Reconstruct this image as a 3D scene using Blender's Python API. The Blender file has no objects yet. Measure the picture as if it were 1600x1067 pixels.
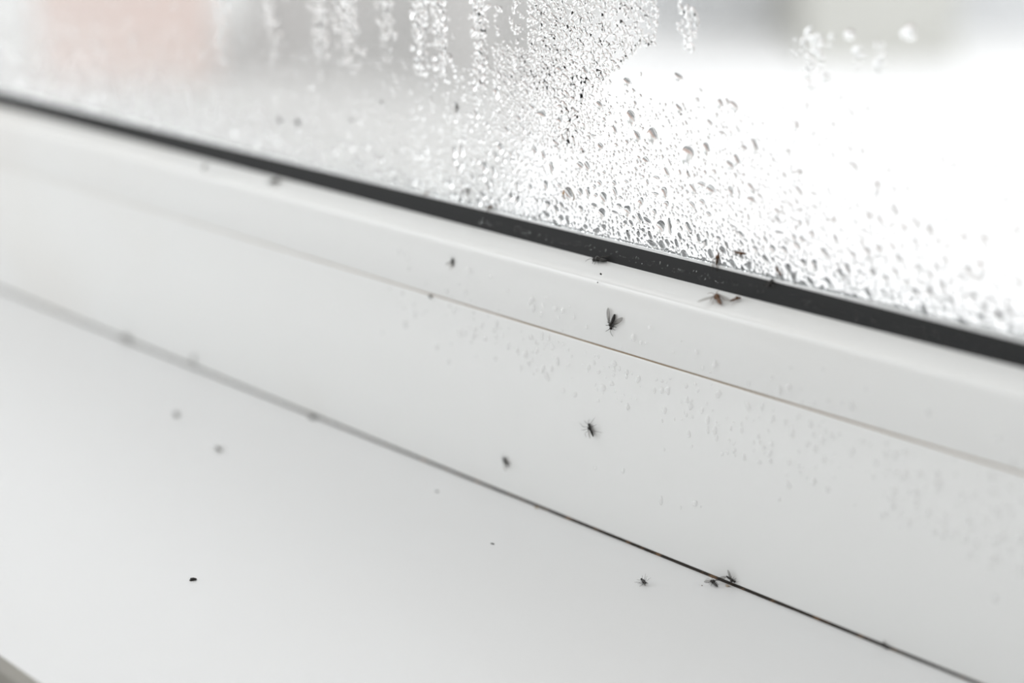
import bpy, bmesh, math, random
import numpy as np
from mathutils import Vector, Matrix

S = bpy.context.scene
C = S.collection
random.seed(7)
RNG = np.random.default_rng(11)

# ------------------------------------------------------------------ camera
F_PX = 2444.0                              # focal length in pixels of the 1600 x 1067 frame
PITCH = math.radians(19.513)
THETA = math.radians(46.619)               # angle between the view heading and the window's length
HEAD = Vector((-math.cos(THETA), math.sin(THETA), 0))
FWD = HEAD * math.cos(PITCH) + Vector((0, 0, -math.sin(PITCH)))
RIGHT = Vector((math.sin(THETA), math.cos(THETA), 0))
UP = HEAD * math.sin(PITCH) + Vector((0, 0, math.cos(PITCH)))
CAM = Vector((0.18577699, -0.2549673, 0.1648408))
cd = bpy.data.cameras.new('camera')
cd.sensor_width = 36.0
cd.lens = F_PX / 1600 * 36.0
cd.clip_start = 0.01
cd.clip_end = 500
cd.dof.use_dof = True
cd.dof.focus_distance = 0.347
cd.dof.aperture_fstop = 5.0
co = bpy.data.objects.new('camera', cd)
C.objects.link(co)
co.matrix_world = Matrix(((RIGHT.x, UP.x, -FWD.x, CAM.x), (RIGHT.y, UP.y, -FWD.y, CAM.y),
                          (RIGHT.z, UP.z, -FWD.z, CAM.z), (0, 0, 0, 1)))
S.camera = co

# ------------------------------------------------------------------ sky and exposure
w = bpy.data.worlds.new('overcast_sky')
S.world = w
w.use_nodes = True
bg = w.node_tree.nodes['Background']
bg.inputs['Color'].default_value = (0.985, 0.995, 1.0, 1)
bg.inputs['Strength'].default_value = 1.7
# added fill light, unseen overhead, to brighten the sill and bead top
ld = bpy.data.lights.new('added_fill_above', 'AREA')
ld.shape = 'RECTANGLE'; ld.size = 1.2; ld.size_y = 0.9
ld.energy = 11.5
ld.color = (1.0, 0.985, 0.965)
lo = bpy.data.objects.new('added_fill_above', ld)
lo.location = (-1.15, -0.8, 1.67)
C.objects.link(lo)
# added fill light, unseen at far left, to brighten the frame face
l2 = bpy.data.lights.new('added_fill_left', 'AREA')
l2.shape = 'RECTANGLE'; l2.size = 1.3; l2.size_y = 1.4
l2.energy = 25.0
l2.color = (0.97, 0.99, 1.0)
l2o = bpy.data.objects.new('added_fill_left', l2)
l2o.location = (-2.3, -1.7, 0.55)
l2o.rotation_euler = Vector((-2.3, -1.7, 0.45)).to_track_quat('Z', 'Y').to_euler()
C.objects.link(l2o)
S.view_settings.view_transform = 'Standard'
S.view_settings.look = 'None'
S.view_settings.exposure = 0.05
S.view_settings.gamma = 1.0
S.view_settings.use_curve_mapping = False
S.cycles.transparent_max_bounces = 32
S.cycles.transmission_bounces = 14
S.cycles.max_bounces = 16
S.cycles.use_denoising = True

# ------------------------------------------------------------------ materials
def mat(name):
    m = bpy.data.materials.new(name)
    m.use_nodes = True
    nt = m.node_tree
    nt.nodes.clear()
    out = nt.nodes.new('ShaderNodeOutputMaterial')
    return m, nt, out

def N(nt, t, **kw):
    n = nt.nodes.new(t)
    for k, v in kw.items():
        if k in n.inputs:
            n.inputs[k].default_value = v
        else:
            setattr(n, k, v)
    return n

def principled(name, col, rough=0.5, spec=0.5, noise=None, bump=None, **kw):
    """noise = (scale, second colour, low, high); bump = (scale, strength)"""
    m, nt, out = mat(name)
    p = N(nt, 'ShaderNodeBsdfPrincipled')
    p.inputs['Base Color'].default_value = (*col, 1)
    p.inputs['Roughness'].default_value = rough
    p.inputs['Specular IOR Level'].default_value = spec
    for k, v in kw.items():
        p.inputs[k].default_value = v
    tc = N(nt, 'ShaderNodeTexCoord')
    if noise:
        nz = N(nt, 'ShaderNodeTexNoise')
        nz.inputs['Scale'].default_value = noise[0]
        nz.inputs['Detail'].default_value = 4
        nt.links.new(tc.outputs['Object'], nz.inputs['Vector'])
        r = N(nt, 'ShaderNodeValToRGB')
        r.color_ramp.elements[0].position = noise[2]
        r.color_ramp.elements[1].position = noise[3]
        r.color_ramp.elements[0].color = (*col, 1)
        r.color_ramp.elements[1].color = (*noise[1], 1)
        nt.links.new(nz.outputs['Fac'], r.inputs['Fac'])
        nt.links.new(r.outputs['Color'], p.inputs['Base Color'])
    if bump:
        nb = N(nt, 'ShaderNodeTexNoise')
        nb.inputs['Scale'].default_value = bump[0]
        nb.inputs['Detail'].default_value = 3
        nt.links.new(tc.outputs['Object'], nb.inputs['Vector'])
        b = N(nt, 'ShaderNodeBump')
        b.inputs['Strength'].default_value = bump[1]
        b.inputs['Distance'].default_value = 0.0002
        nt.links.new(nb.outputs['Fac'], b.inputs['Height'])
        nt.links.new(b.outputs['Normal'], p.inputs['Normal'])
    nt.links.new(p.outputs['BSDF'], out.inputs['Surface'])
    return m

M = {}
M['pvc'] = principled('white_pvc', (0.80, 0.81, 0.81), 0.33, 0.4, noise=(9, (0.77, 0.765, 0.75), 0.5, 0.75), bump=(900, 0.03))
M['sill'] = principled('white_laminate', (0.78, 0.79, 0.80), 0.36, 0.9, noise=(7, (0.78, 0.785, 0.79), 0.5, 0.75), bump=(700, 0.03))
M['rubber'] = principled('black_rubber', (0.020, 0.0207, 0.0215), 0.65, 0.15, bump=(600, 0.1))
M['dirt'] = principled('joint_grime', (0.030, 0.026, 0.022), 0.8, 0.2, noise=(260, (0.16, 0.10, 0.06), 0.52, 0.68))
M['brown_dirt'] = principled('brown_grime', (0.36, 0.29, 0.22), 0.8, 0.2, noise=(60, (0.62, 0.57, 0.50), 0.45, 0.65))
def joint_dirt():
    """dirt settled in the joint: hardly any at the far end, brown where the moisture runs"""
    m, nt, out = mat('bead_joint_dirt')
    p = N(nt, 'ShaderNodeBsdfPrincipled'); p.inputs['Roughness'].default_value = 0.8
    tc = N(nt, 'ShaderNodeTexCoord'); sx = N(nt, 'ShaderNodeSeparateXYZ'); nt.links.new(tc.outputs['Object'], sx.inputs[0])
    nz = N(nt, 'ShaderNodeTexNoise'); nz.inputs['Scale'].default_value = 70; nt.links.new(tc.outputs['Object'], nz.inputs['Vector'])
    a = N(nt, 'ShaderNodeMath', operation='MULTIPLY_ADD'); a.inputs[1].default_value = 0.08; nt.links.new(nz.outputs['Fac'], a.inputs[0]); nt.links.new(sx.outputs['X'], a.inputs[2])
    mr = N(nt, 'ShaderNodeMapRange'); mr.inputs['From Min'].default_value = -0.20; mr.inputs['From Max'].default_value = 0.02
    nt.links.new(a.outputs[0], mr.inputs['Value'])
    r = N(nt, 'ShaderNodeValToRGB')
    r.color_ramp.elements[0].color = (0.74, 0.72, 0.68, 1); r.color_ramp.elements[1].color = (0.34, 0.27, 0.20, 1)
    nt.links.new(mr.outputs[0], r.inputs['Fac']); nt.links.new(r.outputs['Color'], p.inputs['Base Color'])
    nt.links.new(p.outputs[0], out.inputs['Surface'])
    return m
M['joint_dirt'] = joint_dirt()
M['edge'] = principled('grey_beige_edge_band', (0.33, 0.32, 0.29), 0.6, 0.3, noise=(30, (0.29, 0.285, 0.27), 0.4, 0.7))
M['glint'] = principled('pale_painted_glint', (0.78, 0.79, 0.80), 0.3, 0.5)  # pale tone painted for the bright reflection along the gasket top
M['wall'] = principled('painted_plaster', (0.78, 0.78, 0.77), 0.8, 0.2, bump=(60, 0.1))
M['side_wall'] = principled('dimming_warm_grey', (0.36, 0.34, 0.31), 0.8, 0.2, bump=(60, 0.1))  # mid tone chosen to take light off the window's right side
M['floor'] = principled('dark_floor', (0.16, 0.14, 0.12), 0.6, 0.3, noise=(6, (0.11, 0.095, 0.08), 0.4, 0.6))
M['alu'] = principled('dark_spacer', (0.10, 0.105, 0.11), 0.5, 0.4, noise=(40, (0.14, 0.145, 0.15), 0.4, 0.7))
M['grey_rubber'] = principled('grey_rubber', (0.05, 0.052, 0.054), 0.5, 0.3, bump=(500, 0.1))
M['outer_sill'] = principled('grey_sheet_metal', (0.10, 0.105, 0.11), 0.5, 0.4, noise=(12, (0.17, 0.17, 0.17), 0.4, 0.7))
M['snow'] = principled('snow', (0.88, 0.885, 0.89), 0.9, 0.1, noise=(0.6, (0.84, 0.845, 0.85), 0.4, 0.7))
M['pink'] = principled('pink_render', (0.60, 0.475, 0.43), 0.9, 0.1, noise=(0.8, (0.58, 0.47, 0.43), 0.4, 0.7))
M['grey_render'] = principled('grey_render', (0.50, 0.49, 0.48), 0.9, 0.1, noise=(0.8, (0.47, 0.465, 0.455), 0.4, 0.7))
M['grey_dark'] = principled('grey_concrete', (0.45, 0.44, 0.43), 0.9, 0.1, noise=(0.8, (0.43, 0.42, 0.41), 0.4, 0.7))
M['grey_green'] = principled('grey_green_render', (0.52, 0.52, 0.49), 0.9, 0.1, noise=(0.8, (0.49, 0.49, 0.46), 0.4, 0.7))
M['pale_wall'] = principled('pale_concrete', (0.66, 0.67, 0.68), 0.9, 0.1, noise=(0.8, (0.62, 0.63, 0.64), 0.4, 0.7))
M['roof'] = principled('roof_tile', (0.30, 0.22, 0.19), 0.8, 0.2, noise=(3, (0.26, 0.19, 0.17), 0.4, 0.7))
M['win_dark'] = principled('dark_window_glass', (0.10, 0.11, 0.12), 0.15, 0.5)
M['path'] = principled('reddish_paving', (0.42, 0.31, 0.27), 0.9, 0.1, noise=(4, (0.36, 0.27, 0.24), 0.4, 0.7))
M['asphalt'] = principled('asphalt', (0.105, 0.11, 0.115), 0.9, 0.2, noise=(5, (0.09, 0.093, 0.096), 0.4, 0.7))
M['yard'] = principled('pale_gravel', (0.48, 0.48, 0.47), 0.9, 0.1, noise=(2, (0.52, 0.52, 0.51), 0.4, 0.7))
M['black'] = principled('black_chitin', (0.010, 0.009, 0.008), 0.35, 0.5, noise=(1500, (0.022, 0.018, 0.014), 0.5, 0.7))
M['brown'] = principled('brown_chitin', (0.12, 0.048, 0.012), 0.4, 0.5, noise=(1200, (0.05, 0.018, 0.006), 0.5, 0.65))
M['grey_bug'] = principled('grey_chitin', (0.07, 0.07, 0.065), 0.5, 0.4, noise=(1200, (0.04, 0.04, 0.036), 0.5, 0.65))
M['pale_bug'] = principled('faded_chitin', (0.24, 0.24, 0.225), 0.5, 0.4, noise=(1200, (0.18, 0.18, 0.17), 0.5, 0.65))
M['amber'] = principled('amber_chitin', (0.42, 0.24, 0.06), 0.4, 0.5, noise=(1200, (0.30, 0.15, 0.04), 0.5, 0.65))

def wing_mat():
    m, nt, out = mat('insect_wing_membrane')
    t = N(nt, 'ShaderNodeBsdfTransparent'); t.inputs['Color'].default_value = (0.90, 0.89, 0.88, 1)
    d = N(nt, 'ShaderNodeBsdfPrincipled'); d.inputs['Base Color'].default_value = (0.06, 0.055, 0.05, 1); d.inputs['Roughness'].default_value = 0.3
    mx = N(nt, 'ShaderNodeMixShader'); mx.inputs['Fac'].default_value = 0.13
    nt.links.new(t.outputs[0], mx.inputs[1]); nt.links.new(d.outputs[0], mx.inputs[2])
    nt.links.new(mx.outputs[0], out.inputs['Surface'])
    return m
M['wing'] = wing_mat()

def water_mat():
    m, nt, out = mat('water')
    g = N(nt, 'ShaderNodeBsdfGlass'); g.inputs['IOR'].default_value = 1.333; g.inputs['Roughness'].default_value = 0.0
    g.inputs['Color'].default_value = (0.985, 0.99, 0.99, 1)
    nt.links.new(g.outputs[0], out.inputs['Surface'])
    return m
M['water'] = water_mat()

def schlick(nt, f0):
    """reflectance that rises towards grazing angles, the same from both sides of a thin sheet"""
    lw = N(nt, 'ShaderNodeLayerWeight'); lw.inputs['Blend'].default_value = 0.5
    p = N(nt, 'ShaderNodeMath', operation='POWER'); p.inputs[1].default_value = 5
    nt.links.new(lw.outputs['Facing'], p.inputs[0])
    q = N(nt, 'ShaderNodeMath', operation='MULTIPLY_ADD'); q.inputs[1].default_value = 1 - f0; q.inputs[2].default_value = f0
    nt.links.new(p.outputs[0], q.inputs[0])
    return q

def bead_water_mat():
    """thin beads of water on an opaque surface: clear, with a glossy skin"""
    m, nt, out = mat('thin_water_bead')
    t = N(nt, 'ShaderNodeBsdfTransparent'); t.inputs['Color'].default_value = (1, 1, 1, 1)
    g = N(nt, 'ShaderNodeBsdfPrincipled'); g.inputs['Base Color'].default_value = (0.95, 0.95, 0.95, 1); g.inputs['Roughness'].default_value = 0.12
    f = schlick(nt, 0.04)
    q = N(nt, 'ShaderNodeMath', operation='MULTIPLY_ADD'); q.inputs[1].default_value = 1.0; q.inputs[2].default_value = 0.18
    mx = N(nt, 'ShaderNodeMixShader')
    nt.links.new(f.outputs[0], q.inputs[0])
    nt.links.new(q.outputs[0], mx.inputs['Fac']); nt.links.new(t.outputs[0], mx.inputs[1]); nt.links.new(g.outputs[0], mx.inputs[2])
    nt.links.new(mx.outputs[0], out.inputs['Surface'])
    return m
M['bead_water'] = bead_water_mat()

def pane_mat(fog):
    """clear glass; with fog, mist of fine condensation whose density follows height, side and run-off streaks"""
    m, nt, out = mat('misted_glass' if fog else 'clear_glass')
    L = nt.links.new
    t = N(nt, 'ShaderNodeBsdfTransparent'); t.inputs['Color'].default_value = (0.99, 0.99, 0.99, 1)
    g = N(nt, 'ShaderNodeBsdfGlossy'); g.inputs['Roughness'].default_value = 0.0
    f = schlick(nt, 0.02)
    mx = N(nt, 'ShaderNodeMixShader')
    L(f.outputs[0], mx.inputs['Fac']); L(t.outputs[0], mx.inputs[1]); L(g.outputs[0], mx.inputs[2])
    if not fog:
        L(mx.outputs[0], out.inputs['Surface'])
        return m
    tc = N(nt, 'ShaderNodeTexCoord')
    sx = N(nt, 'ShaderNodeSeparateXYZ'); L(tc.outputs['Object'], sx.inputs[0])
    def mr(src, a, b, c, d):
        r = N(nt, 'ShaderNodeMapRange'); r.clamp = True
        r.inputs['From Min'].default_value = a; r.inputs['From Max'].default_value = b
        r.inputs['To Min'].default_value = c; r.inputs['To Max'].default_value = d
        L(src, r.inputs['Value']); return r.outputs[0]
    def op(o, a, b):
        q = N(nt, 'ShaderNodeMath', operation=o)
        for k, s in enumerate((a, b)):
            if isinstance(s, (int, float)): q.inputs[k].default_value = s
            else: L(s, q.inputs[k])
        return q.outputs[0]
    low = mr(sx.outputs['Z'], FOG_Z0, FOG_Z0 + 0.034, 0.50, 0.10)      # more mist low on the pane
    side = mr(sx.outputs['X'], -0.20, -0.06, 1.0, 0.25)                 # and towards the cold end
    mp = N(nt, 'ShaderNodeMapping'); mp.inputs['Scale'].default_value = (90, 1, 30)
    L(tc.outputs['Object'], mp.inputs['Vector'])
    nz = N(nt, 'ShaderNodeTexNoise'); nz.inputs['Scale'].default_value = 1.0; nz.inputs['Detail'].default_value = 3
    L(mp.outputs[0], nz.inputs['Vector'])
    streak = mr(nz.outputs['Fac'], 0.35, 0.65, 0.7, 1.15)
    inner = mr(sx.outputs['Y'], PANE_Y + 0.001, PANE_Y + 0.0012, 1.0, 0.0)   # only the room side is misted
    fac = op('MULTIPLY', op('MULTIPLY', low, side), op('MULTIPLY', streak, inner))
    d = N(nt, 'ShaderNodeBsdfDiffuse'); d.inputs['Color'].default_value = (0.78, 0.78, 0.78, 1)
    tr = N(nt, 'ShaderNodeBsdfTranslucent'); tr.inputs['Color'].default_value = (0.80, 0.80, 0.80, 1)
    md = N(nt, 'ShaderNodeMixShader'); md.inputs['Fac'].default_value = 0.7
    L(d.outputs[0], md.inputs[1]); L(tr.outputs[0], md.inputs[2])
    mf = N(nt, 'ShaderNodeMixShader')
    L(fac, mf.inputs['Fac']); L(mx.outputs[0], mf.inputs[1]); L(md.outputs[0], mf.inputs[2])
    L(mf.outputs[0], out.inputs['Surface'])
    return m

# ------------------------------------------------------------------ mesh helpers
def obj(name, me, m, parent=None):
    o = bpy.data.objects.new(name, me)
    C.objects.link(o)
    if m is not None and not me.materials:
        me.materials.append(m)
    if parent is not None:
        o.parent = parent
    return o

def mesh(name, v, f, smooth=False, angle=None):
    me = bpy.data.meshes.new(name)
    me.from_pydata(v, [], f)
    me.update()
    if smooth:
        me.polygons.foreach_set('use_smooth', [True] * len(me.polygons))
        if angle is not None:
            me.set_sharp_from_angle(angle=math.radians(angle))
    return me

def box_mesh(name, x0, x1, y0, y1, z0, z1, bev=0.0):
    bm = bmesh.new()
    bmesh.ops.create_cube(bm, size=1)
    for v in bm.verts:
        v.co = Vector((x0 + (v.co.x + .5) * (x1 - x0), y0 + (v.co.y + .5) * (y1 - y0), z0 + (v.co.z + .5) * (z1 - z0)))
    if bev:
        bmesh.ops.bevel(bm, geom=list(bm.edges), offset=bev, segments=2, affect='EDGES', profile=0.5)
    me = bpy.data.meshes.new(name)
    bm.to_mesh(me); bm.free()
    return me

def empty(name, loc=(0, 0, 0), parent=None):
    o = bpy.data.objects.new(name, None)
    o.empty_display_size = 0.005
    o.location = loc
    C.objects.link(o)
    if parent is not None:
        o.parent = parent
    return o

def struct(o, label=None, cat=None):
    o['kind'] = 'structure'
    if label: o['label'] = label
    if cat: o['category'] = cat
    return o

def tag(o, label, cat, group=None, kind=None):
    o['label'] = label
    o['category'] = cat
    if group: o['group'] = group
    if kind: o['kind'] = kind
    return o

def ring_sweep(name, prof, x0, x1, z0, z1, closed=True, smooth=True):
    """sweep a profile of (y, inset) points round the rectangle with mitred corners"""
    v, f = [], []
    n = len(prof)
    for (cx, cz, sx, sz) in ((x0, z0, 1, 1), (x1, z0, -1, 1), (x1, z1, -1, -1), (x0, z1, 1, -1)):
        for (y, d) in prof:
            v.append((cx + sx * d, y, cz + sz * d))
    for k in range(4):
        a, b = k * n, ((k + 1) % 4) * n
        for i in range(n if closed else n - 1):
            j = (i + 1) % n
            f.append((a + i, b + i, b + j, a + j))
    me = mesh(name, v, f, smooth, 40)
    bm = bmesh.new(); bm.from_mesh(me); bmesh.ops.recalc_face_normals(bm, faces=bm.faces); bm.to_mesh(me); bm.free()
    return me

def arc(cy, cz, r, a0, a1, n):
    return [(cy + r * math.cos(math.radians(a0 + (a1 - a0) * k / n)), cz + r * math.sin(math.radians(a0 + (a1 - a0) * k / n))) for k in range(n + 1)]

# ------------------------------------------------------------------ the window
WX0, WX1, WZ1 = -0.80, 0.25, 1.25
Z_JOINT = 0.0460          # joint between frame and glazing bead
PANE_Y = 0.0105
GASKET_TOP = 0.0675
FOG_Z0 = GASKET_TOP

win = struct(empty('window_1', (0, 0, 0)), 'white plastic window with a black rubber gasket and misted pane', 'window')

frame_prof = [(0.0016, 0.0), (0.0016, 0.0004)] + arc(0.0005, 0.0009, 0.0005, 270, 180, 4) \
    + arc(0.0003, Z_JOINT - 0.0004, 0.0003, 180, 90, 4) + [(0.0025, Z_JOINT - 0.0001), (0.0025, 0.056), (0.030, 0.056), (0.0315, 0.050), (0.058, 0.047), (0.060, 0.045), (0.060, 0.0)]
obj('window_frame', ring_sweep('window_frame', frame_prof, WX0, WX1, 0, WZ1), M['pvc'], win)
bead_prof = [(0.0026, Z_JOINT + 0.00028)] + arc(0.0003, Z_JOINT + 0.00058, 0.0003, 270, 180, 4) \
    + arc(0.0033, 0.0594, 0.0027, 180, 105, 8) + [(0.0090, 0.0636), (0.0096, 0.058), (0.0026, 0.057)]
obj('glazing_bead', ring_sweep('glazing_bead', bead_prof, WX0, WX1, 0, WZ1), M['pvc'], win)
gk_prof = [(0.0079, 0.0625)] + [(0.0077, 0.0632)] + [(0.0082, 0.0642), (0.0098, GASKET_TOP - 0.0003), (0.0102, GASKET_TOP), (PANE_Y - 0.00002, GASKET_TOP), (PANE_Y - 0.00002, 0.0600), (0.0097, 0.0600)]
obj('gasket', ring_sweep('gasket', gk_prof, WX0, WX1, 0, WZ1), M['rubber'], win)['label'] = 'black rubber gasket'
glint = [(0.0099, GASKET_TOP - 0.0002), (0.0099, GASKET_TOP + 0.00015), (0.0101, GASKET_TOP + 0.0003), (PANE_Y - 0.00002, GASKET_TOP + 0.0003), (PANE_Y - 0.00002, GASKET_TOP - 0.0002)]  # pale strip standing in for light reflected at the wet gasket edge
obj('glint_strip', ring_sweep('glint_strip', glint, WX0, WX1, 0, WZ1), M['glint'], win)['label'] = 'thin pale strip painted as the wet glint above the gasket'
ogk = [(PANE_Y + 0.0201, 0.0525), (PANE_Y + 0.0201, 0.0595), (PANE_Y + 0.021, 0.0595), (PANE_Y + 0.024, 0.055), (PANE_Y + 0.024, 0.0525)]
obj('outer_gasket', ring_sweep('outer_gasket', ogk, WX0, WX1, 0, WZ1), M['grey_rubber'], win)
spacer = [(PANE_Y + 0.0041, 0.057), (PANE_Y + 0.0041, 0.0612), (PANE_Y + 0.0159, 0.0612), (PANE_Y + 0.0159, 0.057)]
obj('spacer_bar', ring_sweep('spacer_bar', spacer, WX0, WX1, 0, WZ1), M['alu'], win)
e = 0.0575
obj('glass_pane', box_mesh('glass_pane', WX0 + e, WX1 - e, PANE_Y, PANE_Y + 0.004, e, WZ1 - e), pane_mat(True), win)['label'] = 'inner glass pane misted with condensation'
obj('glass_pane', box_mesh('outer_glass_pane', WX0 + e, WX1 - e, PANE_Y + 0.016, PANE_Y + 0.020, e, WZ1 - e), pane_mat(False), win)['label'] = 'clear outer glass pane'

def grime_strip(name, x0, x1, fn, m, parent, n=500):
    """an uneven strip of grime along a joint: fn(x) -> list of (y, z) section points"""
    v, f = [], []
    k = None
    for i in range(n + 1):
        x = x0 + (x1 - x0) * i / n
        s = fn(x); k = len(s)
        v += [(x, y, z) for (y, z) in s]
    for i in range(n):
        for j in range(k):
            j2 = (j + 1) % k
            f.append((i * k + j, (i + 1) * k + j, (i + 1) * k + j2, i * k + j2))
    f.append(tuple(range(k))); f.append(tuple(n * k + j for j in range(k))[::-1])
    return obj(name, mesh(name, v, f, True, 50), m, parent)

_ph = [(random.uniform(40, 900), random.uniform(0, 6.28), random.uniform(.4, 1)) for _ in range(9)]
def wob(x):
    return sum(a * math.sin(k * x + p) for k, p, a in _ph) / 4.0
def sill_joint(x):
    q = min(1, max(0, (x + 0.16) / 0.10))
    b = max(0.00010 + q * (0.00012 + 0.00008 * wob(x)), 0.00004)
    h = 0.00028 + q * (0.00030 + 0.00010 * wob(x * 1.3))
    return [(0.0017, 0.00001), (0.0017, h + 0.0003), (0.0006, h + 0.0001), (-b * 0.5, h * .6), (-b, 0.00002)]
grime_strip('sealant_line', -0.6, 0.22, sill_joint, M['dirt'], win)['label'] = 'dark grimy sealant line where frame meets sill'
def bead_joint(x):
    b = 0.00022 + 0.0001 * wob(x * .8 + 3)
    return [(0.0024, Z_JOINT - 0.0001), (0.0024, Z_JOINT + 0.00028), (b, Z_JOINT + 0.00028), (b, Z_JOINT - 0.0001)]
grime_strip('grime_line', -0.6, 0.19, bead_joint, M['joint_dirt'], win)['label'] = 'thin brown line of dirt in the bead joint'

# sill board with a rounded nose
SILL_Y = -0.1275
sp = [(0.003, 0.0), (SILL_Y + 0.0022, 0.0), (SILL_Y + 0.0022, -0.034), (0.003, -0.034)]
v = [(x, y, z) for x in (WX0 - 0.0, WX1 + 0.0) for (y, z) in sp]
n = len(sp)
fs = [(i, (i + 1) % n, n + (i + 1) % n, n + i) for i in range(n)] + [tuple(range(n))[::-1], tuple(range(n, 2 * n))]
sill = struct(obj('window_sill', mesh('window_sill', v, fs, True, 50), M['sill']), 'wide white smooth window sill board below the frame', 'window sill')

eb = [(SILL_Y + 0.0022, 0.0)] + arc(SILL_Y + 0.002, -0.002, 0.002, 90, 180, 5) + [(SILL_Y, -0.032), (SILL_Y + 0.0022, -0.034)]
n = len(eb)
obj('edge_band', mesh('edge_band', [(x, y, z) for x in (WX0, WX1) for (y, z) in eb], [(i, (i + 1) % n, n + (i + 1) % n, n + i) for i in range(n)] + [tuple(range(n))[::-1], tuple(range(n, 2 * n))], True, 50),
    M['edge'], sill)['label'] = 'grey beige edge band on the front of the sill'

# ------------------------------------------------------------------ the room shell
RX0, RX1, RY0, RZ0, RZ1 = -2.6, 0.66, -3.2, -0.86, 1.70
WY = -0.10
wall = struct(empty('wall_window', (0, 0, RZ0)), 'white plastered wall around the window', 'wall')
for nm, a in (('wall_below', (RX0, RX1, WY, 0.2, RZ0 - 0.2, -0.0345)), ('wall_above', (RX0, RX1, WY, 0.2, WZ1, RZ1 + 0.2)),
              ('wall_beside', (RX0, WX0, WY, 0.2, -0.0345, WZ1)), ('wall_beside', (WX1, RX1, WY, 0.2, -0.0345, WZ1))):
    me = box_mesh(nm, a[0], a[1], a[2], a[3], a[4] - RZ0, a[5] - RZ0)
    obj(nm, me, M['wall'], wall)
struct(obj('floor', box_mesh('floor', RX0, RX1, RY0, WY, RZ0 - 0.2, RZ0), M['floor']), 'dark floor below the window sill', 'floor')
struct(obj('ceiling', box_mesh('ceiling', RX0, RX1, RY0, WY, RZ1, RZ1 + 0.2), M['wall']), 'white ceiling of the room', 'ceiling')
struct(obj('wall_right', box_mesh('wall_right', RX1, RX1 + 0.2, RY0, 0.2, RZ0 - 0.2, RZ1 + 0.2), M['side_wall']), 'unseen warm grey side wall, set near to dim the right', 'wall')  # unseen; brought close and kept dark so the right side dims

struct(obj('wall_back', box_mesh('wall_back', RX0, RX1 + 0.2, RY0 - 0.2, RY0, RZ0 - 0.2, RZ1 + 0.2), M['wall']), 'white plastered wall opposite the window', 'wall')

# ------------------------------------------------------------------ outdoors
GZ = -4.0
osill = obj('outer_sill', mesh('outer_sill', [(x, y, z) for x in (WX0, WX1) for (y, z) in ((0.061, 0.020), (0.17, -0.016), (0.17, -0.035), (0.167, -0.035), (0.167, -0.019), (0.061, 0.016))],
            [(i, (i + 1) % 6, 6 + (i + 1) % 6, 6 + i) for i in range(6)] + [tuple(range(6))[::-1], tuple(range(6, 12))]), M['outer_sill'])
struct(osill, 'grey sheet metal ledge outside the pane', 'window ledge')
v, f = [], []
G = 40
for i in range(G + 1):
    for j in range(G + 1):
        x, y = -90 + 180 * i / G, -90 + 180 * j / G
        v.append((x, y, GZ + 0.05 * math.sin(x * .7) * math.cos(y * .9)))
for i in range(G):
    for j in range(G):
        a = i * (G + 1) + j
        f.append((a, a + G + 1, a + G + 2, a + 1))
struct(obj('ground', mesh('ground', v, f, True), M['snow']), 'bright white ground outside the window', 'ground')
struct(obj('path', box_mesh('path', -30, 30, 6.5, 8.4, GZ, GZ + 0.09, 0.02), M['path']), 'reddish paved strip on the ground outside', 'path')
yv = [(-40, 2.0), (-9.0, 8.42), (-11.6, 12.2), (-18.6, 20.6), (-22, 30), (-40, 30)]
me = mesh('yard', [(x, y, GZ + dz) for dz in (-0.05, 0.075) for (x, y) in yv], [tuple(range(6, 12))] + [(i, (i + 1) % 6, 6 + (i + 1) % 6, 6 + i) for i in range(6)])
struct(obj('yard', me, M['yard']), 'pale grey yard in front of the houses outside', 'yard')
struct(obj('road', box_mesh('road', -30, 30, 0.3, 6.5, GZ, GZ + 0.08, 0.02), M['asphalt']), 'grey asphalt lane below the window outside', 'road')

def building(name, A, B, depth, h, m, label, cat, roof=True, rows=2, group=None):
    """a house whose front runs from A to B on the ground and that stretches back by depth"""
    A, B = Vector((*A, 0)), Vector((*B, 0))
    u = (B - A); L = u.length; u.normalize()
    nrm = Vector((-u.y, u.x, 0))
    if nrm.dot(A) < 0: nrm = -nrm
    root = empty(name, (A.x, A.y, GZ - 0.1))
    root.rotation_euler = (0, 0, math.atan2(u.y, u.x))
    s = 1 if Vector((-u.y, u.x, 0)).dot(nrm) > 0 else -1
    D = depth * s
    obj('wall', box_mesh('wall', 0, L, min(0, D), max(0, D), 0, h, 0.02), m, root)
    if roof:
        y0, y1 = (-0.2 * s, D + 0.2 * s)
        ym = (y0 + y1) / 2
        rv = [(-.2, y0, h), (L + .2, y0, h), (L + .2, y1, h), (-.2, y1, h), (-.2, ym, h + depth * .35), (L + .2, ym, h + depth * .35)]
        obj('roof', mesh('roof', rv, [(0, 1, 5, 4), (2, 3, 4, 5), (1, 2, 5), (3, 0, 4), (3, 2, 1, 0)]), M['roof'], root)
        for r in range(rows):
            nw = max(1, int(L / 2.4))
            for k in range(nw):
                cx = L * (k + .5) / nw
                z0 = 4.2 + r * 2.9
                if z0 + 1.5 > h: continue
                wf = obj('window', box_mesh('w', cx - .6, cx + .6, -0.06, 0.06, z0, z0 + 1.4, 0.01), M['pale_wall'], root)
                obj('pane', box_mesh('p', cx - .5, cx + .5, -0.08, 0.08, z0 + .1, z0 + 1.3), M['win_dark'], wf)
    else:
        obj('coping', box_mesh('coping', -.08, L + .08, min(0, D) - .08, max(0, D) + .08, h, h + .12, 0.02), M['pale_wall'], root)
    return tag(root, label, cat, group)

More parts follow.
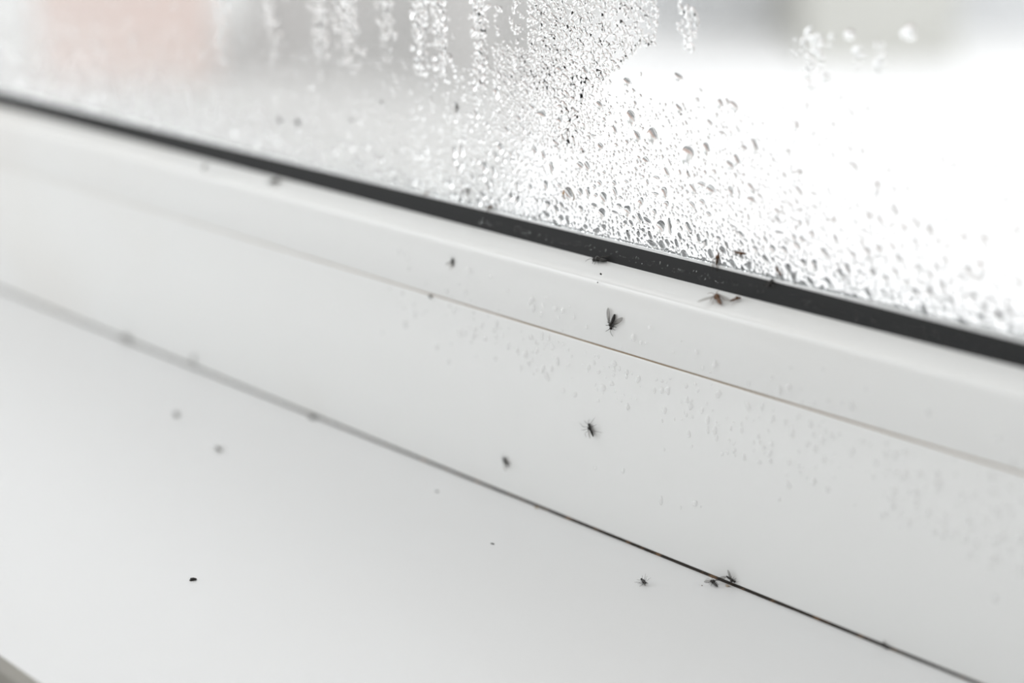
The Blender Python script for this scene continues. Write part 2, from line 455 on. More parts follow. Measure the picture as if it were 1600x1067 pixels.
building('house', (-20.46, 11.62), (-19.0, 13.65), 2.2, 9.5, M['pink'], 'blurred pale pink house far outside behind the left of the pane', 'building')
building('house', (-19.95, 15.1), (-17.15, 18.7), 5, 9.0, M['grey_render'], 'blurred grey house outside, right of the pale pink one', 'building')
building('annex', (-16.40, 15.75), (-15.80, 16.32), 0.7, 6.0, M['grey_dark'], 'blurred narrow dark grey pillar standing before the grey house', 'building', roof=False)
building('house', (-13.8, 21.4), (-12.0, 23.05), 5, 9.0, M['grey_green'], 'blurred grey green house outside behind the top right of the pane', 'building')
building('garden_wall', (-17.95, 22.4), (-15.85, 24.3), 0.4, 2.6, M['pale_wall'], 'blurred pale grey garden wall outside between two grey houses', 'wall', roof=False)
building('house', (-13.75, 26.3), (-11.5, 28.4), 5, 9.0, M['pale_wall'], 'blurred pale house outside at the far right of the pane', 'building')

# ------------------------------------------------------------------ placing by the view: a pixel's ray meets a real surface
def ray(px, py):
    return FWD + RIGHT * ((px - 800) / F_PX) - UP * ((py - 533.5) / F_PX)
SURF = {   # name: (normal, point)
    'sill': (Vector((0, 0, 1)), Vector((0, 0, 0))),
    'face': (Vector((0, -1, 0)), Vector((0, 0, 0))),
    'bead': (Vector((0, -1, 0)), Vector((0, 0.0006, 0))),
    'glass': (Vector((0, -1, 0)), Vector((0, PANE_Y, 0))),
}
_a, _b = Vector((0, 0.0026, 0.06201)), Vector((0, 0.0090, 0.0636))
_d = (_b - _a).normalized()
SURF['bead_top'] = (Vector((0, -_d.z, _d.y)), _a)
_a, _b = Vector((0, 0.0082, 0.0642)), Vector((0, 0.0098, GASKET_TOP - 0.0003))
_d = (_b - _a).normalized()
SURF['gasket'] = (Vector((0, -_d.z, _d.y)), _a)
def hit(s, px, py):
    nrm, p0 = SURF[s]
    d = ray(px, py)
    return CAM + d * ((p0 - CAM).dot(nrm) / d.dot(nrm))

# ------------------------------------------------------------------ water drops
def drop_arrays(P, R, EL, ANG, IR, H, nseg, rings, rng, back=True):
    """vertices and triangles of many drops in a local frame (a, b across the surface, c out of it)"""
    n = len(R)
    ph = np.linspace(0, 2 * np.pi, nseg, endpoint=False)
    rad = np.ones((n, nseg))
    for k, amp in ((1, .35), (2, .5), (3, .45), (4, .25), (5, .15)):
        rad += IR[:, None] * amp * rng.normal(size=(n, 1)) * np.cos(k * ph[None] + rng.uniform(0, 6.28, (n, 1)))
    rad = np.clip(rad, 0.35, 1.9)
    ox = np.cos(ph)[None] * rad * R[:, None] / np.sqrt(EL)[:, None]
    oz = np.sin(ph)[None] * rad * R[:, None] * np.sqrt(EL)[:, None]
    ca, sa = np.cos(ANG)[:, None], np.sin(ANG)[:, None]
    X, Z = ox * ca - oz * sa, ox * sa + oz * ca
    nr = len(rings)
    verts = np.zeros((n, nr * nseg + 1 + nseg, 3))
    for i, q in enumerate(rings):
        hh = (1 - q ** 2) ** 0.62
        verts[:, i * nseg:(i + 1) * nseg, 0] = P[:, None, 0] + X * q
        verts[:, i * nseg:(i + 1) * nseg, 1] = P[:, None, 1] + Z * q - (hh * 0.12 * R)[:, None] if np.ndim(hh) else P[:, None, 1] + Z * q - hh * 0.12 * R[:, None]
        verts[:, i * nseg:(i + 1) * nseg, 2] = hh * H[:, None] + 2e-6
    verts[:, nr * nseg, 0] = P[:, 0]; verts[:, nr * nseg, 1] = P[:, 1] - 0.12 * R; verts[:, nr * nseg, 2] = H + 2e-6
    b0 = nr * nseg + 1
    verts[:, b0:, 0] = P[:, None, 0] + X; verts[:, b0:, 1] = P[:, None, 1] + Z; verts[:, b0:, 2] = 2e-6
    t = []
    for i in range(nr - 1):
        for j in range(nseg):
            j2 = (j + 1) % nseg
            a, b, c, d = i * nseg + j, i * nseg + j2, (i + 1) * nseg + j2, (i + 1) * nseg + j
            t += [(a, b, c), (a, c, d)]
    for j in range(nseg):
        t.append(((nr - 1) * nseg + j, (nr - 1) * nseg + (j + 1) % nseg, nr * nseg))
    for j in range(1, nseg - 1 if back else 0):
        t.append((b0, b0 + j + 1, b0 + j))
    t = np.array(t)
    nv = verts.shape[1]
    tris = (t[None] + (np.arange(n) * nv)[:, None, None]).reshape(-1, 3)
    return verts.reshape(-1, 3), tris

def drops_mesh(name, groups, o, ea, eb, ec):
    """groups of drop arrays joined; o + a*ea + b*eb + c*ec"""
    V, T, off = [], [], 0
    for v_, t_ in groups:
        V.append(v_); T.append(t_ + off); off += len(v_)
    V, T = np.concatenate(V), np.concatenate(T)
    B = np.array([ea, eb, ec])
    V = V @ B + np.array(o)[None]
    if np.dot(np.cross(np.array(ea), np.array(eb)), np.array(ec)) < 0:
        T = T[:, ::-1]
    me = bpy.data.meshes.new(name)
    me.vertices.add(len(V)); me.vertices.foreach_set('co', V.astype(np.float32).ravel())
    me.loops.add(len(T) * 3); me.loops.foreach_set('vertex_index', T.astype(np.int32).ravel())
    me.polygons.add(len(T)); me.polygons.foreach_set('loop_start', np.arange(0, len(T) * 3, 3, dtype=np.int32))
    me.polygons.foreach_set('use_smooth', np.ones(len(T), dtype=bool))
    me.update(calc_edges=True)
    return me

EX, EZ = (1, 0, 0), (0, 0, 1)
OUT = (0, -1, 0)

# the large drops one can pick out on the pane: (px, py, half width, half height, tilt, label)
BIG = [
    (889, 304, 9, 12, .1, 'largest grey water drop on the pane, an amber insect stuck to its left edge'),
    (863, 263, 5, 11, .6, 'slanting dark grey drop above and left of the amber insect'),
    (854, 291, 6, 9, .5, 'dark rounded drop just left of the amber insect'),
    (920, 302, 5, 10, .15, 'tall narrow grey drop right of the largest drop'),
    (944, 311, 7, 11, .4, 'tilted grey drop, second to the right of the largest drop'),
    (929, 322, 7, 5, -.2, 'squat wide grey drop below the tall narrow one'),
    (941, 334, 7, 10, .1, 'pale bluish grey drop nearest above the gasket gnat'),
    (981, 330, 6, 10, .3, 'narrow grey drop between the bluish grey drop and the two long drops'), (1001, 318, 5, 10, -.25, 'grey drop leaning to the right, above the narrow grey one'), (1039, 302, 5, 11, .5, 'dark slanting drop straight above the two long drops by the gasket'),
    (1033, 356, 8, 12, .5, 'left one of two long drops side by side just above the gasket'),
    (1047, 354, 4, 13, .35, 'right one of two long drops side by side just above the gasket'),
    (987, 185, 8, 13, .35, 'uppermost pinkish drop at the edge of the clear bright patch'),
    (1020, 213, 10, 13, .5, 'oval pinkish drop below the clear bright patch'),
    (1075, 243, 12, 15, -.1, 'biggest pinkish drop right of the oval one'),
    (1104, 233, 6, 11, .4, 'slim pinkish drop right beside the biggest pinkish drop'), (938, 231, 5, 8, 0, 'upright pinkish drop straight above the tall narrow grey drop'), (848, 180, 9, 9, .6, 'curved pinkish smear of water left of the fine beaded patch'), (776, 146, 5, 9, .2, 'blurred pinkish drop under the column of run-off beads'),
    (929, 293, 4, 5, .2, None), (931, 306, 5, 4, .3, None), (944, 270, 4, 4, .5, None), (969, 309, 5, 3, .1, None),
    (968, 322, 6, 4, -.3, None), (961, 332, 6, 3, -.1, None), (1025, 304, 5, 4, -.4, None), (1026, 278, 7, 3, .0, 'flat wide drop lying level above the dark slanting one'),
    (1012, 286, 3, 6, .4, None), (1023, 332, 4, 6, .4, None), (1097, 316, 6, 5, -.4, 'small wide drop just under the round clear drop'), (1110, 297, 9, 9, .1, 'round clear drop with a dark upper rim, right of the sharp beads'),
    (1091, 374, 5, 8, .3, 'left one of a small V of two drops close above the gasket'), (1101, 381, 5, 8, -.3, 'right one of a small V of two drops close above the gasket'), (757, 262, 7, 9, .5, 'dark oval drop alone in the softly blurred beads left of the sharp ones'),
    (722, 235, 4, 9, .3, 'thin dark drop above and left of the dark oval drop'), (829, 294, 5, 6, .5, 'small dark drop between the dark oval drop and the dark rounded one'), (712, 305, 5, 6, .3, None), (1206, 390, 6, 8, -.2, 'blurred dark drop nearest above the rightmost brown gnat'), (1217, 364, 8, 4, .1, 'blurred flat wide drop above the drop over the rightmost brown gnat'),
    (1240, 372, 5, 7, .6, None), (1302, 345, 6, 6, .4, 'blurred lone drop high above the gasket, right of the brown gnats'), (1249, 329, 5, 5, .4, None), (1272, 416, 6, 11, .2, 'blurred tall dark drop right of the rightmost brown gnat'), (1466, 378, 4, 9, .1, 'blurred thin upright drop in the bright right part of the pane'), (1528, 436, 8, 6, .3, 'blurred dark drop farthest right above the gasket'),
    (1327, 54, 8, 9, .1, 'small bright round drop high on the pane, left of the bigger one'),
    (1420, 51, 12, 12, 0, 'bright round drop standing alone at the top right of the pane'),
]
BIGC = []
big_jobs = []
for (px, py, hw, hh, tl, lb) in BIG:
    p = hit('glass', px, py)
    dep = (p - CAM).dot(FWD)
    mm = dep / F_PX
    hz = hh * mm / math.cos(PITCH)
    hx = hw * mm / math.cos(THETA) * 0.78
    BIGC.append((p.x, p.z, max(hx, hz)))
    big_jobs.append((p, hx, hz, tl, lb))
for (p, hx, hz, tl, lb) in big_jobs:
    r = math.sqrt(hx * hz)
    rng = np.random.default_rng(int(abs(p.x) * 1e6) % 9999)
    g = drop_arrays(np.array([[0., 0.]]), np.array([r]), np.array([hz / hx]), np.array([tl * .7]), np.array([0.13]), np.array([min(r * 0.72, 0.0012)]), 28,
                    (1, .97, .9, .78, .6, .4, .2), rng)
    o = obj('water_drop', drops_mesh('water_drop', [g], (0, 0, 0), EX, EZ, OUT), M['water'])
    o.location = (p.x, PANE_Y, p.z)
    tag(o, lb or 'clear water drop larger than the fine beads around it on the pane', 'water drop', 'larger water drops on the pane')
BIGC = np.array(BIGC)

def keep_clear(X, Z, R, fac=1.0):
    d = np.hypot(X[:, None] - BIGC[None, :, 0], Z[:, None] - BIGC[None, :, 1])
    return (d > BIGC[None, :, 2] * fac + R[:, None]).all(1)

def scatter(n, x0, x1, z0, z1, rlo, rhi, dens, pw=2.0):
    X = RNG.uniform(x0, x1, n); Z = RNG.uniform(z0, z1, n)
    R = rlo + (rhi - rlo) * RNG.uniform(0, 1, n) ** pw
    k = RNG.uniform(0, 1, n) < dens(X, Z, R)
    X, Z, R = X[k], Z[k], R[k]
    k = keep_clear(X, Z, R * .8)
    return X[k], Z[k], R[k]

def thin(X, Z, R, gap=0.85):
    """drop those that would sit on a larger one"""
    o = np.argsort(-R); X, Z, R = X[o], Z[o], R[o]
    cell = 0.003
    grid = {}
    keep = []
    for i in range(len(X)):
        cx, cz = int(X[i] // cell), int(Z[i] // cell)
        ok = True
        for a in (-1, 0, 1):
            for b in (-1, 0, 1):
                for j in grid.get((cx + a, cz + b), ()):
                    if (X[i] - X[j]) ** 2 + (Z[i] - Z[j]) ** 2 < ((R[i] + R[j]) * gap) ** 2:
                        ok = False; break
                if not ok: break
            if not ok: break
        if ok:
            keep.append(i); grid.setdefault((cx, cz), []).append(i)
    k = np.array(keep)
    return X[k], Z[k], R[k]

ZB = GASKET_TOP
xs, zs, rs, kinds = [], [], [], []
def add(X, Z, R, kind):
    xs.append(X); zs.append(Z); rs.append(R); kinds.append(np.full(len(X), kind))

mmx = 1e-3
# medium and small beads low on the pane, thinning upwards
X, Z, R = scatter(9500, -.34, .12, ZB, ZB + .040, .00042 , .00115, lambda X, Z, R: np.exp(-(Z - ZB) / np.where(X < -.085, .007, .013)) * np.where(X < -.13, .18, np.where(X < -.085, .6, .95)), 2.2)
add(X, Z, R, 0)
X, Z, R = scatter(80000, -.34, .12, ZB + .0001, ZB + .034, .00011, .00046, lambda X, Z, R: np.clip(np.exp(-(Z - ZB) / np.where(X < -.085, .009, .015)) * np.where(X < -.13, .35, np.where(X < -.085, .8, 1.2)), 0, 1), 1.5)
add(X, Z, R, 0)
# run-together beads high on the pane between two wiped edges
def worm(X, Z, R):
    top = (X > -.0713) & (X < -.0228) & (Z > .0985 + np.clip((X + .043) / .016, 0, 1) * .0135)
    return np.where(top, np.where(X < -.060, .55, 1.0) * np.where((X < -.060) & (Z > .108), .15, 1), 0.0)
X, Z, R = scatter(17500, -.0715, -.0225, .097, .200, .00028, .00072, worm, 1.3)
add(X, Z, R, 1)
X, Z, R = scatter(7000, -.071, -.035, .086, .108, .00018, .00045, lambda X, Z, R: 0.9 * np.exp(-((X + .056) / .013) ** 2), 1.3)
add(X, Z, R, 1)
# columns of beads left by run-off: x, half width, bottom, top, density
for (cx, hw, zb, zt, dn) in ((-.0755, .0020, .0965, .200, 1), (-.0890, .0022, .099, .200, .9), (-.0960, .0022, .098, .200, .8), (-.1080, .0020, .100, .200, .5),
                             (-.1235, .0035, .096, .200, .8), (-.1340, .0030, .098, .200, .5), (-.1550, .0030, .096, .200, .4), (-.1780, .0030, .092, .200, .4),
                             (-.0140, .0014, .1130, .1215, 1), (-.0165, .0010, .116, .200, .4), (.0165, .0030, .1075, .1195, .3), (.0315, .0014, .1130, .1185, .5), (.0265, .001, .112, .118, .3),
                             (-.0020, .0030, .096, .104, .15), (-.0480, .0040, .086, .099, .5)):
    nn = int(20 + 9e6 * hw * (zt - zb) * dn * 2)
    X = RNG.normal(cx, hw * .55, nn); Z = RNG.uniform(zb, zt, nn); R = .0003 + .0007 * RNG.uniform(0, 1, nn) ** 1.8
    k = keep_clear(X, Z, R * .8) & (RNG.uniform(0, 1, nn) < np.clip((Z - zb) / .018, .25, 1) * (.5 if cx < -.1 else 1))
    add(X[k], Z[k], R[k], 1)
# scattered single beads elsewhere
X, Z, R = scatter(3000, -.34, -.072, .085, .20, .0003, .0009, lambda X, Z, R: 0.14 + 0 * X, 2)
add(X, Z, R, 1)
X, Z, R = scatter(900, -.06, .12, .082, .105, .00022, .0007, lambda X, Z, R: 0.6 * np.exp(-(Z - .082) / .009), 2)
add(X, Z, R, 0)
xs, zs, rs, kinds = map(np.concatenate, (xs, zs, rs, kinds))
KK = np.arange(len(xs))
o_ = np.argsort(-rs); xs, zs, rs, kinds = xs[o_], zs[o_], rs[o_], kinds[o_]
sel = []
_idx = {}
grid = {}
cell = .0024
for i in range(len(xs)):
    gp = 0.90 if kinds[i] == 0 else 0.80
    cx, cz = int(xs[i] // cell), int(zs[i] // cell)
    ok = True
    for a in (-1, 0, 1):
        for b in (-1, 0, 1):
            for j in grid.get((cx + a, cz + b), ()):
                if (xs[i] - xs[j]) ** 2 + (zs[i] - zs[j]) ** 2 < ((rs[i] + rs[j]) * gp) ** 2:
                    ok = False; break
            if not ok: break
        if not ok: break
    if ok:
        sel.append(i); grid.setdefault((cx, cz), []).append(i)
sel = np.array(sel)
xs, zs, rs, kinds = xs[sel], zs[sel], rs[sel], kinds[sel]
print('pane beads', len(xs))
groups = []
for kd in (0, 1):
    for big in (0, 1):
        k = (kinds == kd) & ((rs > .00042) == bool(big))
        n_ = int(k.sum())
        if not n_: continue
        P = np.stack([xs[k], zs[k]], 1)
        if kd == 0:
            el = RNG.uniform(1.0, 2.0, n_); ir = RNG.uniform(.10, .24, n_); an = RNG.normal(.55, .3, n_); hh = rs[k] * RNG.uniform(.55, .8, n_)
        else:
            el = RNG.uniform(.9, 2.2, n_); ir = RNG.uniform(.25, .5, n_); an = RNG.uniform(-1.2, 1.2, n_); hh = rs[k] * RNG.uniform(.28, .5, n_)
        hh = hh * np.where(P[:, 0] < -.10, .62, 1.0)          # flatter beads towards the cold end
        groups.append(drop_arrays(P, rs[k], el, an, ir, hh, 14 if big else 9, (1, .93, .75, .42) if big else (1, .88, .55), RNG))
beads = obj('condensation', drops_mesh('condensation', groups, (0, PANE_Y, 0), EX, EZ, OUT), M['water'])
tag(beads, 'fine beads of condensation covering the inner face of the pane', 'condensation', kind='stuff')

# water lying along the gasket's upper edge
def men(x):
    b = 0.00022 + 0.00010 * wob(x * 1.7 + 1)
    b = max(b, .00008)
    return [(PANE_Y - .00001, ZB + .00031), (PANE_Y - b * .9, ZB + .00031), (PANE_Y - b * .6, ZB + .0003 + b * .8), (PANE_Y - .00001, ZB + .0003 + b * 2.2)]
wl = grime_strip('water_line', -.33, .12, men, M['water'], None, 700)
tag(wl, 'thin line of water lying along the top of the black gasket', 'water', kind='stuff')

# faint beads on the white frame and bead below the pane
n_ = 2600
X = RNG.uniform(-.115, .085, n_); Z = RNG.uniform(.012, .056, n_)
cl = .5 + .5 * np.sin(X * 190 + 1.0) * np.sin(X * 77 + 2)
dn = np.exp(-((Z - .0415 + (X + .03) * .06) / .0085) ** 2) * np.clip((X + .105) / .04, 0, 1) * (.35 + .65 * cl)
dn += .25 * np.exp(-((Z - .012) / .006) ** 2) * np.exp(-((X + .012) / .012) ** 2)
k = RNG.uniform(0, 1, n_) < dn
X, Z = X[k], Z[k]
R = .0002 + .00065 * RNG.uniform(0, 1, len(X)) ** 1.6
k = np.abs(Z - Z_JOINT) > R * 1.6 + .0006
X, Z, R = thin(X[k], Z[k], R[k], 1.0)
n_ = len(X)
g = drop_arrays(np.stack([X, Z], 1), R, RNG.uniform(1.0, 2.0, n_), RNG.normal(0, .2, n_), RNG.uniform(.1, .25, n_), R * .42, 14, (1, .93, .75, .42), RNG, back=False)
fb = obj('condensation', drops_mesh('frame_condensation', [g], (0, 0, 0), EX, EZ, OUT), M['bead_water'])
tag(fb, 'faint clear beads of moisture on the white frame below the pane', 'condensation', kind='stuff')
gn, g0 = SURF['gasket']
n_ = 420
X = RNG.uniform(-.075, .10, n_); T = RNG.uniform(.00015, .0018, n_) 
R = .00006 + .00022 * RNG.uniform(0, 1, n_) ** 2.5
gd = Vector((0, gn.z, -gn.y)).normalized()
g = drop_arrays(np.stack([X, T], 1), R, RNG.uniform(1, 1.8, n_), RNG.normal(0, .2, n_), RNG.uniform(.1, .2, n_), R * .5, 9, (1, .88, .55), RNG)
gb = obj('condensation', drops_mesh('gasket_condensation', [g], tuple(g0), EX, tuple(gd), tuple(gn)), M['water'])
tag(gb, 'tiny beads of moisture on the black gasket', 'condensation', kind='stuff')

# ------------------------------------------------------------------ insects
def tube(pts, rad, nseg=5):
    """verts and faces of a tapering tube through the points"""
    pts = [Vector(p) for p in pts]
    v, f = [], []
    for i, p in enumerate(pts):
        t = (pts[min(i + 1, len(pts) - 1)] - pts[max(i - 1, 0)]).normalized()
        a = t.cross(Vector((0.13, 0.31, 0.94))).normalized(); b = t.cross(a)
        r = rad[i] if isinstance(rad, (list, tuple)) else rad
        for k in range(nseg):
            q = 2 * math.pi * k / nseg
            v.append(p + (a * math.cos(q) + b * math.sin(q)) * r)
    for i in range(len(pts) - 1):
        for k in range(nseg):
            k2 = (k + 1) % nseg
            f.append((i * nseg + k, i * nseg + k2, (i + 1) * nseg + k2, (i + 1) * nseg + k))
    f.append(tuple(range(nseg))[::-1]); f.append(tuple((len(pts) - 1) * nseg + k for k in range(nseg)))
    return v, f

def body_mesh(curl=0.0, fat=1.0):
    """head, humped thorax and ringed, tapering abdomen in one skin; length 1 along x, head at +x, belly at z = 0"""
    st = [(-.50, .025), (-.47, .050), (-.40, .070), (-.37, .066), (-.30, .088), (-.27, .082), (-.20, .100), (-.17, .092), (-.09, .100), (-.04, .085), (0, .075), (.05, .11), (.12, .145), (.20, .15), (.27, .12),
          (.32, .06), (.345, .050), (.37, .085), (.42, .10), (.47, .085), (.50, .035)]
    n = 12
    v, f = [], []
    for (x, r) in st:
        r *= fat
        zc = .14 + .06 * math.exp(-((x - .15) / .13) ** 2) - .05 * max(0, (x - .25) / .25) - curl * max(0, -x) ** 2
        for k in range(n):
            q = 2 * math.pi * k / n
            v.append((x, r * .92 * math.cos(q), zc + r * math.sin(q) * 1.08))
    for i in range(len(st) - 1):
        for k in range(n):
            k2 = (k + 1) % n
            f.append((i * n + k, (i + 1) * n + k, (i + 1) * n + k2, i * n + k2))
    f.append(tuple(range(n))); f.append(tuple((len(st) - 1) * n + k for k in range(n))[::-1])
    return mesh('body', v, f, True)

def wing_mesh(L=.95, W=.30):
    """a rounded membrane with real thickness along -x from its root"""
    n = 14
    up, dn = [], []
    t = .006
    for i in range(n + 1):
        s = i / n
        up.append((-L * s, W * .62 * math.sin(math.pi * s ** .75) ** .8 * (.35 + .65 * s) + .012))
    for i in range(n, -1, -1):
        s = i / n
        dn.append((-L * s, -W * .45 * math.sin(math.pi * s ** .7) ** .8 * (.45 + .55 * s) - .012))
    o = up + dn[1:-1]
    m_ = len(o)
    v = [(x, y, t) for x, y in o] + [(x, y, -t) for x, y in o]
    f = [tuple(range(m_)), tuple(range(m_, 2 * m_))[::-1]] + [(i, m_ + i, m_ + (i + 1) % m_, (i + 1) % m_) for i in range(m_)]
    return mesh('wing', v, f)

def vein_mesh(L=.95, W=.30):
    v, f = [], []
    for a, b, r in ((.44, .55, .010), (.16, .25, .007), (-.10, -.12, .007), (-.32, -.38, .007)):
        pts = [(-L * s, W * (a * math.sin(math.pi * s * .85) + .02 * b), .004) for s in np.linspace(0.02, .93, 7)]
        v_, f_ = tube(pts, [r] * 5 + [r * .8, r * .5], 4)
        f += [tuple(i + len(v) for i in q) for q in f_]; v += v_
    return mesh('vein', [tuple(q) for q in v], f)

MB, MBC = body_mesh(), body_mesh(.9, 1.15)
MW, MV = wing_mesh(), vein_mesh()

def basis(nrm, d):
    d = (d - nrm * d.dot(nrm)).normalized()
    y = nrm.cross(d)
    return Matrix(((d.x, y.x, nrm.x), (d.y, y.y, nrm.y), (d.z, y.z, nrm.z)))

def leg_pts(side, k, reach, lift):
    x0 = (.26, .16, .07)[k]; dx = (.30, .05, -.30)[k] * reach
    y0 = side * .10
    return [(x0, y0, .10), (x0 + dx * .35, side * (.10 + .17 * reach), .20 + lift), (x0 + dx * .75, side * (.10 + .34 * reach), .06 + lift * .6), (x0 + dx * 1.05, side * (.12 + .46 * reach), .012 + lift * .4)]

def gnat(surf, tail, head, label, wings=((20, 4), (-20, 4)), body='black', legs=1.0, lift=0.0, wl=1.0, curl=False, veins=False, antenna=True,
         roll=0.0, nrm=None, off=0.0, scale=1.0, name='gnat', group='dead gnats', parts=True):
    """a small fly lying on a surface, its tail and head where the two pixels meet that surface"""
    a, b = hit(surf, *tail), hit(surf, *head)
    nn = Vector(nrm).normalized() if nrm else SURF[surf][0]
    L = (b - a).length * scale
    c = (a + b) / 2 + SURF[surf][0] * off
    R = basis(nn, b - a)
    if roll:
        R = R @ Matrix.Rotation(math.radians(roll), 3, 'X')
    root = empty(name, c)
    root.matrix_world = Matrix.Translation(c) @ R.to_4x4() @ Matrix.Scale(L, 4)
    bm_ = M[body]
    bo = bpy.data.objects.new('body', (MBC if curl else MB).copy()); C.objects.link(bo); bo.parent = root
    bo.data.materials.append(bm_)
    if parts:
        for (ang, el, *tw) in wings:
            wo = bpy.data.objects.new('wing', MW); C.objects.link(wo); wo.parent = root
            sd = 1 if ang >= 0 else -1
            wo.location = (.14, .09 * sd, .26)
            wo.rotation_euler = (math.radians(tw[0]) if tw else 0, math.radians(el), -math.radians(ang))
            wo.scale = (wl, wl * sd, 1)
            if veins:
                vo = bpy.data.objects.new('vein', MV); C.objects.link(vo); vo.parent = wo
        for sd in (-1, 1):
            for k in range(3):
                if legs <= 0: continue
                rc = legs * random.uniform(.7, 1.15)
                v_, f_ = tube(leg_pts(sd, k, rc, lift * random.uniform(.4, 1.2)), [.015, .013, .010, .006])
                obj('leg', mesh('leg', [tuple(q) for q in v_], f_, True), bm_, root)
            if antenna:
                v_, f_ = tube([(.47, .03 * sd, .15), (.58, .10 * sd, .20), (.70, .20 * sd, .17), (.80, .30 * sd, .10)], [.014, .012, .010, .006])
                obj('antenna', mesh('antenna', [tuple(q) for q in v_], f_, True), bm_, root)
    tag(root, label, 'insect', group)
    return root
if not MW.materials: MW.materials.append(M['wing'])
if not MV.materials: MV.materials.append(M['black'])

gnat('bead', (963, 490), (956, 514), 'black gnat head down with two wings raised in a V, above the bead joint', ((32, -8), (-30, -8)), legs=.9, veins=True, wl=.95)
gnat('face', (929, 681), (921, 661), 'black gnat head up with long splayed legs, in the middle of the white frame face', ((8, 6), (-8, 6)), legs=1.7, lift=.25, wl=.75)
gnat('face', (795, 729), (788, 714), 'small dark slightly blurred gnat on the frame face near the sill joint', ((10, 6), (-50, 6)), legs=.9, wl=1.0)
gnat('bead', (709, 417), (708, 403), 'small blurred black gnat on the bead left of the V winged one', ((8, 4), (60, 4)), legs=.6, wl=1.0)
gnat('bead_top', (950, 411), (926, 408), 'wet black gnat lying against the foot of the black gasket', ((14, 4), (-14, 4)), legs=.5, veins=True, wl=.7)
gnat('sill', (1010, 917), (1001, 909), 'curled black gnat lying on its back on the sill, left of the wing spread one', ((6, 4), (-6, 4)), legs=1.0, curl=True, wl=.5, roll=150, off=.0009)
gnat('sill', (1121, 919), (1111, 909), 'black gnat on the sill by the joint with both wings spread flat', ((70, 14, 48), (-80, 14, -48)), legs=.5, veins=True, wl=.95)
gnat('face', (1136, 899), (1150, 909), 'black gnat on the frame foot at the joint with one wing sticking up', ((50, 4),), legs=.5, veins=True, wl=1.0)
gnat('face', (1380, 1003), (1390, 1015), 'blurred black gnat stuck in the dark joint at the lower right', ((30, 4), (-10, 4)), legs=.6, wl=.9)
gnat('bead_top', (1127, 479), (1118, 464), 'brown gnat with a spread grey wing lying on the bead below the gasket', ((75, 2), (-20, 2)), body='brown', legs=.5, wl=1.0)
gnat('bead_top', (1141, 474), (1158, 468), 'wingless slender brown insect body touching the foot of the gasket', (), body='brown', legs=.25, antenna=False, wl=.5, off=.0002)
gnat('glass', (1121, 414), (1125, 394), 'brown gnat on the pane above the gasket, its pale wing hanging down', ((4, 4), (-10, 4)), body='brown', legs=.4, wl=1.1)
gnat('glass', (1149, 393), (1166, 396), 'reddish brown gnat on the pane lying level with thin legs reaching up', ((6, 4), (-6, 4)), body='brown', legs=1.2, wl=.7)
gnat('glass', (1222, 430), (1213, 416), 'slanting brown gnat low on the pane, rightmost of the brown ones', ((20, 4), (-30, 4)), body='brown', legs=.5, wl=1.0)
gnat('glass', (886, 312), (883, 296), 'tiny amber insect clinging to the left edge of the largest drop', ((6, 4), (-6, 4)), body='amber', legs=.6, wl=.7, off=.0003)
gnat('glass', (716, 176), (714, 160), 'thin dark gnat high on the pane left of the beads', ((5, 4), (-5, 4)), body='black', legs=.3, wl=.8)
gnat('glass', (732, 306), (733, 292), 'blurred dark gnat on the pane just above the gasket', ((8, 4), (70, 4)), body='grey_bug', legs=.6, wl=.9)
gnat('glass', (664, 308), (669, 299), 'blurred brownish gnat with pale wing at the gasket edge, farthest left', ((10, 4), (-10, 4)), body='brown', legs=.4, wl=1.3)
gnat('glass', (764, 326), (773, 321), 'blurred amber brown gnat lying along the upper edge of the gasket', ((10, 4), (-10, 4)), body='brown', legs=.6, wl=.9, off=.0004)
gnat('gasket', (1200, 449), (1209, 436), 'black gnat on the black gasket below the rightmost brown one', ((15, 4), (-60, 4)), legs=.6, wl=.9)
gnat('bead_top', (440, 286), (422, 286), 'blurred dark gnat lying on the bead under the far part of the gasket', ((20, 4), (-30, 4)), body='grey_bug', legs=.5, wl=.9)
gnat('bead', (320, 266), (324, 256), 'faint small blurred gnat on the bead, farthest left on the window', ((20, 4), (-20, 4)), body='pale_bug', legs=.4, wl=.8)
gnat('face', (303, 566), (304, 556), 'faint blurred gnat sitting on the joint line at left', ((30, 4), (-30, 4)), body='pale_bug', legs=.5, wl=.9)
gnat('face', (195, 524), (205, 530), 'blurred grey gnat in the joint line, farthest left along it', ((20, 4), (-20, 4)), body='pale_bug', legs=.4, wl=.8)
gnat('sill', (347, 706), (338, 701), 'blurred grey gnat on the left of the sill', ((20, 4), (-20, 4)), body='pale_bug', legs=.5, wl=.8)
gnat('sill', (277, 655), (275, 646), 'faintest blurred gnat on the sill near the left joint', ((20, 4), (-20, 4)), body='pale_bug', legs=.4, wl=.5, scale=.75)

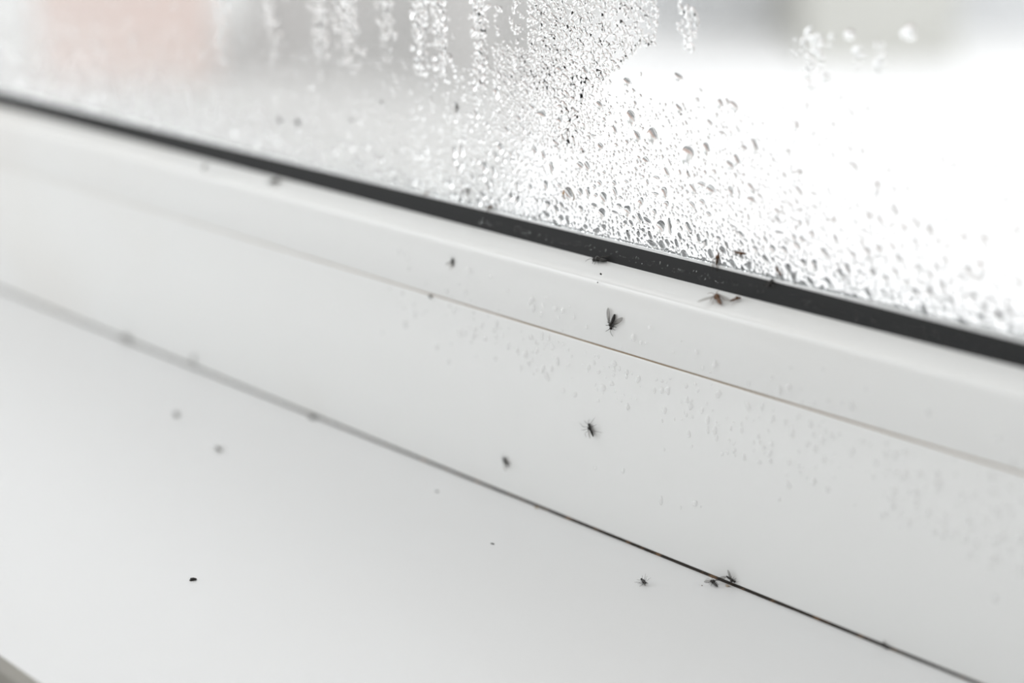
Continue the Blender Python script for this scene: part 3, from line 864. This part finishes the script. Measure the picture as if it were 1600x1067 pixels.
def speck(surf, px, py, size, m, label, cat='speck', name='dirt_speck', group='specks of dirt', stretch=1.4, ang=0.3):
    """a small irregular lump"""
    c = hit(surf, px, py)
    bm = bmesh.new()
    bmesh.ops.create_icosphere(bm, subdivisions=2, radius=1)
    rg = random.Random(int(px * 7 + py))
    ph = [(Vector((rg.uniform(-1, 1), rg.uniform(-1, 1), rg.uniform(-1, 1))) * 3, rg.uniform(0, 6)) for _ in range(4)]
    for v_ in bm.verts:
        s = 1 + .16 * sum(math.sin(q.dot(v_.co) + p_) for q, p_ in ph)
        v_.co = Vector((v_.co.x * stretch * s, v_.co.y * s, max(v_.co.z, -.5) * s * .6 + .28))
    me = bpy.data.meshes.new(name); bm.to_mesh(me); bm.free()
    me.polygons.foreach_set('use_smooth', [True] * len(me.polygons))
    o = obj(name, me, m)
    d = Vector((1, 0, 0)) if abs(SURF[surf][0].x) < .9 else Vector((0, 0, 1))
    R = basis(SURF[surf][0], d) @ Matrix.Rotation(ang, 3, 'Z')
    o.matrix_world = Matrix.Translation(c) @ R.to_4x4() @ Matrix.Scale(size, 4)
    return tag(o, label, cat, group)

speck('sill', 301, 906.5, .00052, M['black'], 'sharp black speck alone on the open sill at lower left', stretch=1.5, ang=.9)
speck('bead', 939, 428, .00022, M['black'], 'tiny black speck on the bead above the V winged gnat', stretch=1.0)
speck('bead', 934, 441, .00013, M['grey_bug'], 'faint grey dot just below the tiny black speck on the bead', stretch=1.0)
speck('face', 673, 463, .0005, M['grey_bug'], 'blurred grey speck hanging below the bead joint', stretch=.8)
speck('bead', 749, 476, .0005, M['amber'], 'yellowish crumb sitting on the bead joint', stretch=.7)
speck('sill', 683, 768, .0003, M['grey_bug'], 'faint grey speck on the sill below the joint', stretch=1.2)
speck('sill', 770, 850, .00022, M['grey_bug'], 'tiny thin grey fleck on the open sill', stretch=2.6)
speck('sill', 1097, 915, .00015, M['brown'], 'tiny brown grain left of the gnat with wings spread', stretch=1.1)
speck('sill', 1137, 916, .0004, M['brown_dirt'], 'brown crumb at the joint between two gnats', stretch=1.3)
speck('sill', 838, 793, .0004, M['brown_dirt'], 'light brown crumb interrupting the dark joint line', stretch=1.5)
speck('sill', 490, 653, .0006, M['grey_bug'], 'dark blurred crumb in the joint line at left', stretch=1.6)
speck('glass', 549, 187, .00062, M['grey_bug'], 'blurred dark spot on the misted pane, right one of three', stretch=.7, ang=.3)
speck('glass', 438, 188, .00075, M['grey_bug'], 'blurred dark spot on the misted pane, left one of three', stretch=.8, ang=.3)
speck('glass', 466, 191, .00075, M['grey_bug'], 'blurred dark spot on the misted pane, middle one of three', stretch=1.1, ang=.3)
speck('glass', 596, 160, .0005, M['grey_bug'], 'faint dark upright spot on the pane left of the thin dark gnat', stretch=.6, ang=.1)
